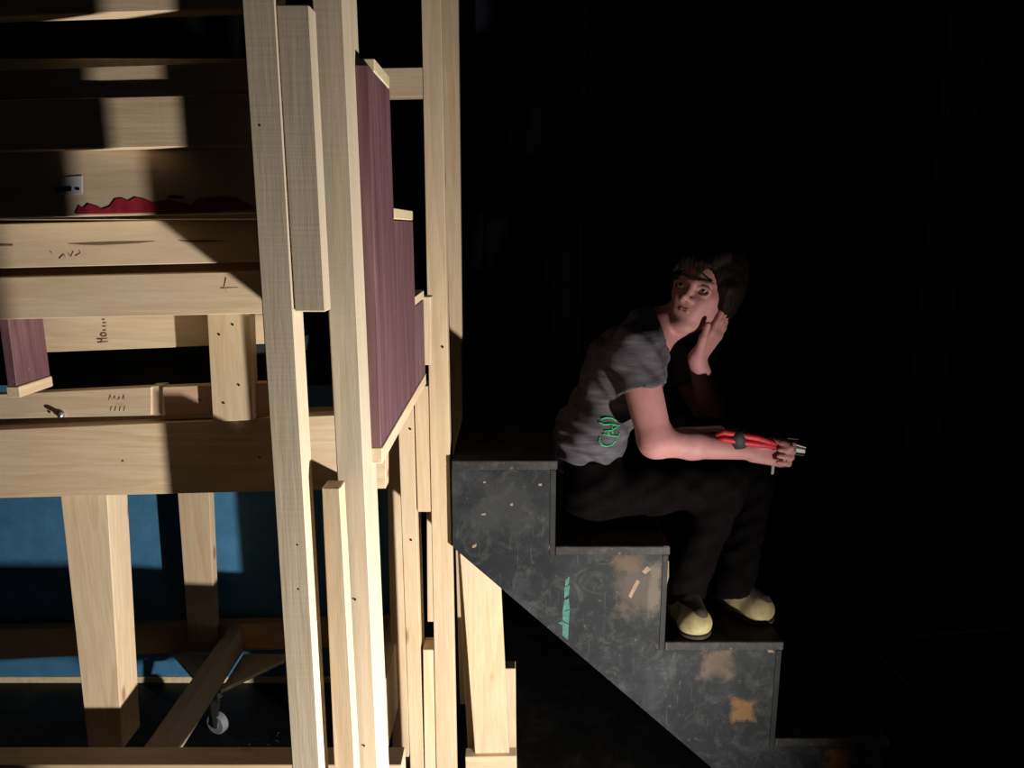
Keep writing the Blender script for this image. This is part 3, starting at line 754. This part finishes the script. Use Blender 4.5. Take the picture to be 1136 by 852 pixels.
# trousers
Q = Field((0.02, 1.60, ZC-0.02), (0.80, 2.22, 1.02), 0.004)
Q.ell(PEL+Vector((0, 0, 0.006)), (0.092, 0.130, 0.086), 0.03)
Q.cap(PEL+Vector((0, -.035, .01)), PEL.lerp(WAI, .75)+Vector((0, -.03, 0)), 0.086, 0.074, 0.03); Q.cap(PEL+Vector((0, .035, .01)), PEL.lerp(WAI, .75)+Vector((0, .03, 0)), 0.086, 0.074, 0.03)
Q.cut((PEL.x, PEL.y, PEL.z+0.10), (-0.1, 0, 1))
for hp, kn, an in ((HIPN, KNN, ANN), (HIPF, KNF, ANF)):
    Q.cap(PEL.lerp(hp, .75), kn+Vector((-.01, 0, -.004)), 0.076, 0.058, 0.03); Q.cap(kn, an, 0.057, 0.047, 0.02)
    Q.cap(an.lerp(kn, .25), an+Vector((-.005, 0, -0.02)), 0.046, 0.052, 0.02)
    Q.local_cut(an+Vector((0, 0, -0.030)), (0.15, -0.2, -1), 0.085)
Q.cut((0, 0, ZB+0.001), (0, 0, -1)) if False else None
def tfolds(p, n):
    x, y, z = p.T
    kk = np.exp(-((x-KNN.x+.06)**2+(z-KNN.z+.05)**2)/0.006)
    return 0.004*np.sin(z*60+x*55+3*np.sin(y*25))*(0.35+kk)+0.002*np.sin(z*130-x*70+2*np.sin(y*40))
trousers = Q.mesh('trousers', PANTS, tfolds, person)

# shoes
def shoe(heel, toe, seed):
    d = (toe-heel); Ld = d.length; d.normalize(); s = Vector((-d.y, d.x, 0)); z = Vector((0, 0, 1))
    F = Field(Vector((min(heel.x, toe.x)-.08, min(heel.y, toe.y)-.08, ZC-.01)), Vector((max(heel.x, toe.x)+.08, max(heel.y, toe.y)+.08, ZC+.14)), 0.003)
    up = lambda t, w, h: heel+d*Ld*t+s*w+z*h
    F.cap(up(.16, 0, .036), up(.5, 0, .034), .036, .037, .02); F.cap(up(.5, .0, .034), up(.80, .002, .030), .038, .036, .02)
    F.ell(up(.80, 0, .026), (Ld*.22, .043, .030), .015, [tuple(d), tuple(s), (0, 0, 1)])
    F.cap(up(.20, 0, .05), up(.24, 0, .085), .033, .034, .02)
    F.cut(Vector((0, 0, ZC+.010)), (0, 0, -1))
    o = F.mesh('shoe', SHOE, None, person)
    G = Field(F.lo, F.lo+F.h*F.n, 0.003)
    G.cap(up(.15, 0, .008), up(.80, 0, .008), .038, .043, .01)
    G.cut(Vector((0, 0, ZC+.011)), (0, 0, 1)); G.cut(Vector((0, 0, ZC+.0008)), (0, 0, -1))
    g = G.mesh('sole', SHOED, None, o)
    # dark top piece over the upper
    K = Field(F.lo, F.lo+F.h*F.n, 0.003)
    K.cap(up(.22, 0, .072), up(.55, 0, .056), .040, .026, .01); K.cap(up(.5, .004, .056), up(.84, .008, .048), .033, .023, .01)
    kx = K.mesh('upper_top', SHOED, None, o)
    return o
shoe(Vector((0.432, 1.885, ZC)), Vector((0.458, 1.712, ZC)), 1)
shoe(Vector((0.548, 1.930, ZC)), Vector((0.652, 1.785, ZC)), 2)

# green print low on the shirt, laid on the cloth
dg_bm = bmesh.new(); dg_bm.from_mesh(shirt.data)
for v in dg_bm.verts: v.co = v.co+person.location
bvh = BVHTree.FromBMesh(dg_bm)
def on_shirt(px, py):
    o = Vector((0, 0, CAMZ)); d = (U(px, py, 2.0)-o).normalized(); hit = bvh.ray_cast(o, d)
    return (hit[0]+hit[1]*0.0005) if hit[0] else None
for pts in ([(665, 484.5), (664.6, 490), (668, 494), (673, 495), (678.7, 493.3), (683, 488)], [(666.8, 465), (671.7, 463.4), (678, 463.7), (684.4, 467)],
            [(664, 468), (670, 471), (677, 470.5), (687, 472)], [(670, 478), (678, 477.5), (685, 473)], [(668, 481), (675, 483), (686, 484)], [(686.5, 480), (686, 484.5)], [(678, 470.5), (679.5, 481)], [(673, 478), (676, 483)]):
    dense = []
    for a, b in zip(pts, pts[1:]):
        for t in np.linspace(0, 1, 4)[:-1]: dense.append((a[0]+(b[0]-a[0])*t, a[1]+(b[1]-a[1])*t))
    dense.append(pts[-1]); W = [on_shirt(*q) for q in dense]; W = [w for w in W if w is not None]
    if len(W) > 2: tube('green_print', W, 0.0024, GREEN, shirt, 6)
dg_bm.free()

# ------------------------------------------------------------------ what she holds
PAPER = simple('white_paper', (0.68, 0.67, 0.68), 0.6, var=0.04)
COVER = simple('dark_cover', (0.02, 0.02, 0.022), 0.5)  # also colours the sheets that stand in for shade on the pages
sc_ = empty('script', U(815, 490, 1.80), 'white paper script held flat in the hand over the knees', 'papers')
def sheet(name, pts, th_, mat):
    return prism(name, pts, (0, 0, th_), mat, sc_, 0)
y0, y1 = 1.772, 1.93
def row(px0, py0, px1, py1, dz0=0, dz1=0, y1=y1):
    a, b = U(px0, py0, y0), U(px1, py1, y0)
    return [a, b, Vector((b.x, y1, b.z+dz1)), Vector((a.x-.01, y1, a.z+dz0))]
sheet('page_block', row(745, 482, 893, 503, 0.004, -0.006), 0.0085, PAPER)
sheet('top_shade_sheet', [p+Vector((0, 0.02, 0.0105)) for p in row(750, 482, 860, 497, 0.004, -0.006, 1.92)], 0.0012, COVER)  # dark sheet added over the pages to imitate their unlit top
sheet('cover', row(748, 486, 892, 506, 0.002, -0.008), 0.002, COVER)
sheet('loose_page', row(745, 483, 803, 478.5, 0.002, -0.002, 1.80), 0.009, PAPER)
sheet('loose_page', row(862, 488, 894, 497.5, 0.002, -0.004), 0.0025, PAPER)
sheet('back_shade_sheet', row(800, 479, 886, 488, 0, -0.002), 0.0015, COVER)  # dark sheet above the pages, shade put into its colour
REDC = simple('red_cloth', (0.42, 0.012, 0.022), 0.6, var=0.35, scale=70)
BLKC = simple('black_band', (0.015, 0.014, 0.016), 0.7)
rb = empty('red_bundle', U(826, 489, 1.775), 'red folded bundle with a black band lying on the white script', 'bundle')
for i in range(6):
    oy = 1.728+0.010*(i % 3); dy_ = (i//3)*7.5
    pts = [U(794+2*(i % 2), 483+dy_*.5, oy), U(803, 479.5+dy_, oy-.004), U(820, 482.5+dy_, oy), U(840, 486+dy_*.9, oy-.003), U(857, 491.5+dy_*.5, oy), U(864, 495.5+dy_*.15, oy+.006)]
    tube('red_fold', pts, [0.004, 0.0075, 0.0070, 0.0080, 0.0065, 0.003], REDC, rb, 8)
tube('black_band', [U(814, 480, 1.737), U(819, 486, 1.737), U(820, 496, 1.737)], [0.021, 0.0215, 0.018], BLKC, rb, 12)
pen = lathe('pen', [(0.0015, -0.012), (0.004, -0.009), (0.004, 0.040), (0.003, 0.045)], U(857, 521, 1.79), (0.05, 0.1, 1), simple('grey_pen_plastic', (0.30, 0.31, 0.28), 0.35))
tag(pen, 'short grey pen poking out beneath the fist', 'pen')

# ------------------------------------------------------------------ loose cable by the foot of the stair
CAB = simple('grey_cable_sheath', (0.5, 0.52, 0.52), 0.5)
tag(tube('cable', [U(981, 812, 2.2), U(982, 800, 2.22), U(988, 792, 2.25), U(1000, 787, 2.28), U(1015, 784, 2.3), U(1028, 785, 2.3), U(1040, 790, 2.28), Vector((1.22, 2.32, 0.10)), Vector((1.27, 2.4, 0.02)), Vector((1.5, 2.6, 0.008)), Vector((2.1, 2.7, 0.006))], 0.0045, CAB), 'pale grey cable arching off the floor beside the bottom step', 'cable')
tag(tube('hanging_cable', [U(1001+17*math.cos(t), 727+29*math.sin(t), 2.30) for t in np.linspace(0, 2*math.pi, 20)[:-1]], 0.004, simple('dark_cable', (0.03, 0.032, 0.032), 0.6), closed=True), 'dark cable loop hanging against the narrow black flat', 'cable')

# sawdust and chips swept under the stair unit
bm = bmesh.new(); rnd = random.Random(11); c0 = U(285, 812, 1.95)
for i in range(90):
    x, y = c0.x+rnd.gauss(0, 0.05), 1.93+rnd.gauss(0, 0.06); a = rnd.uniform(0, 6.28); w = rnd.uniform(.0012, .004)
    q = [bm.verts.new((x+w*math.cos(a+t)*(1 if j % 2 else .4), y+w*math.sin(a+t)*(1 if j % 2 else .4), 0.0015+0.001*(j % 2))) for j, t in enumerate((0, 1.57, 3.14, 4.71))]
    bm.faces.new(q)
bmesh.ops.solidify(bm, geom=list(bm.faces), thickness=0.001)
tag(bm_obj('sawdust', bm, PLYEDGE), 'scatter of pale sawdust chips on the black floor below the stair unit', 'sawdust', kind='stuff')
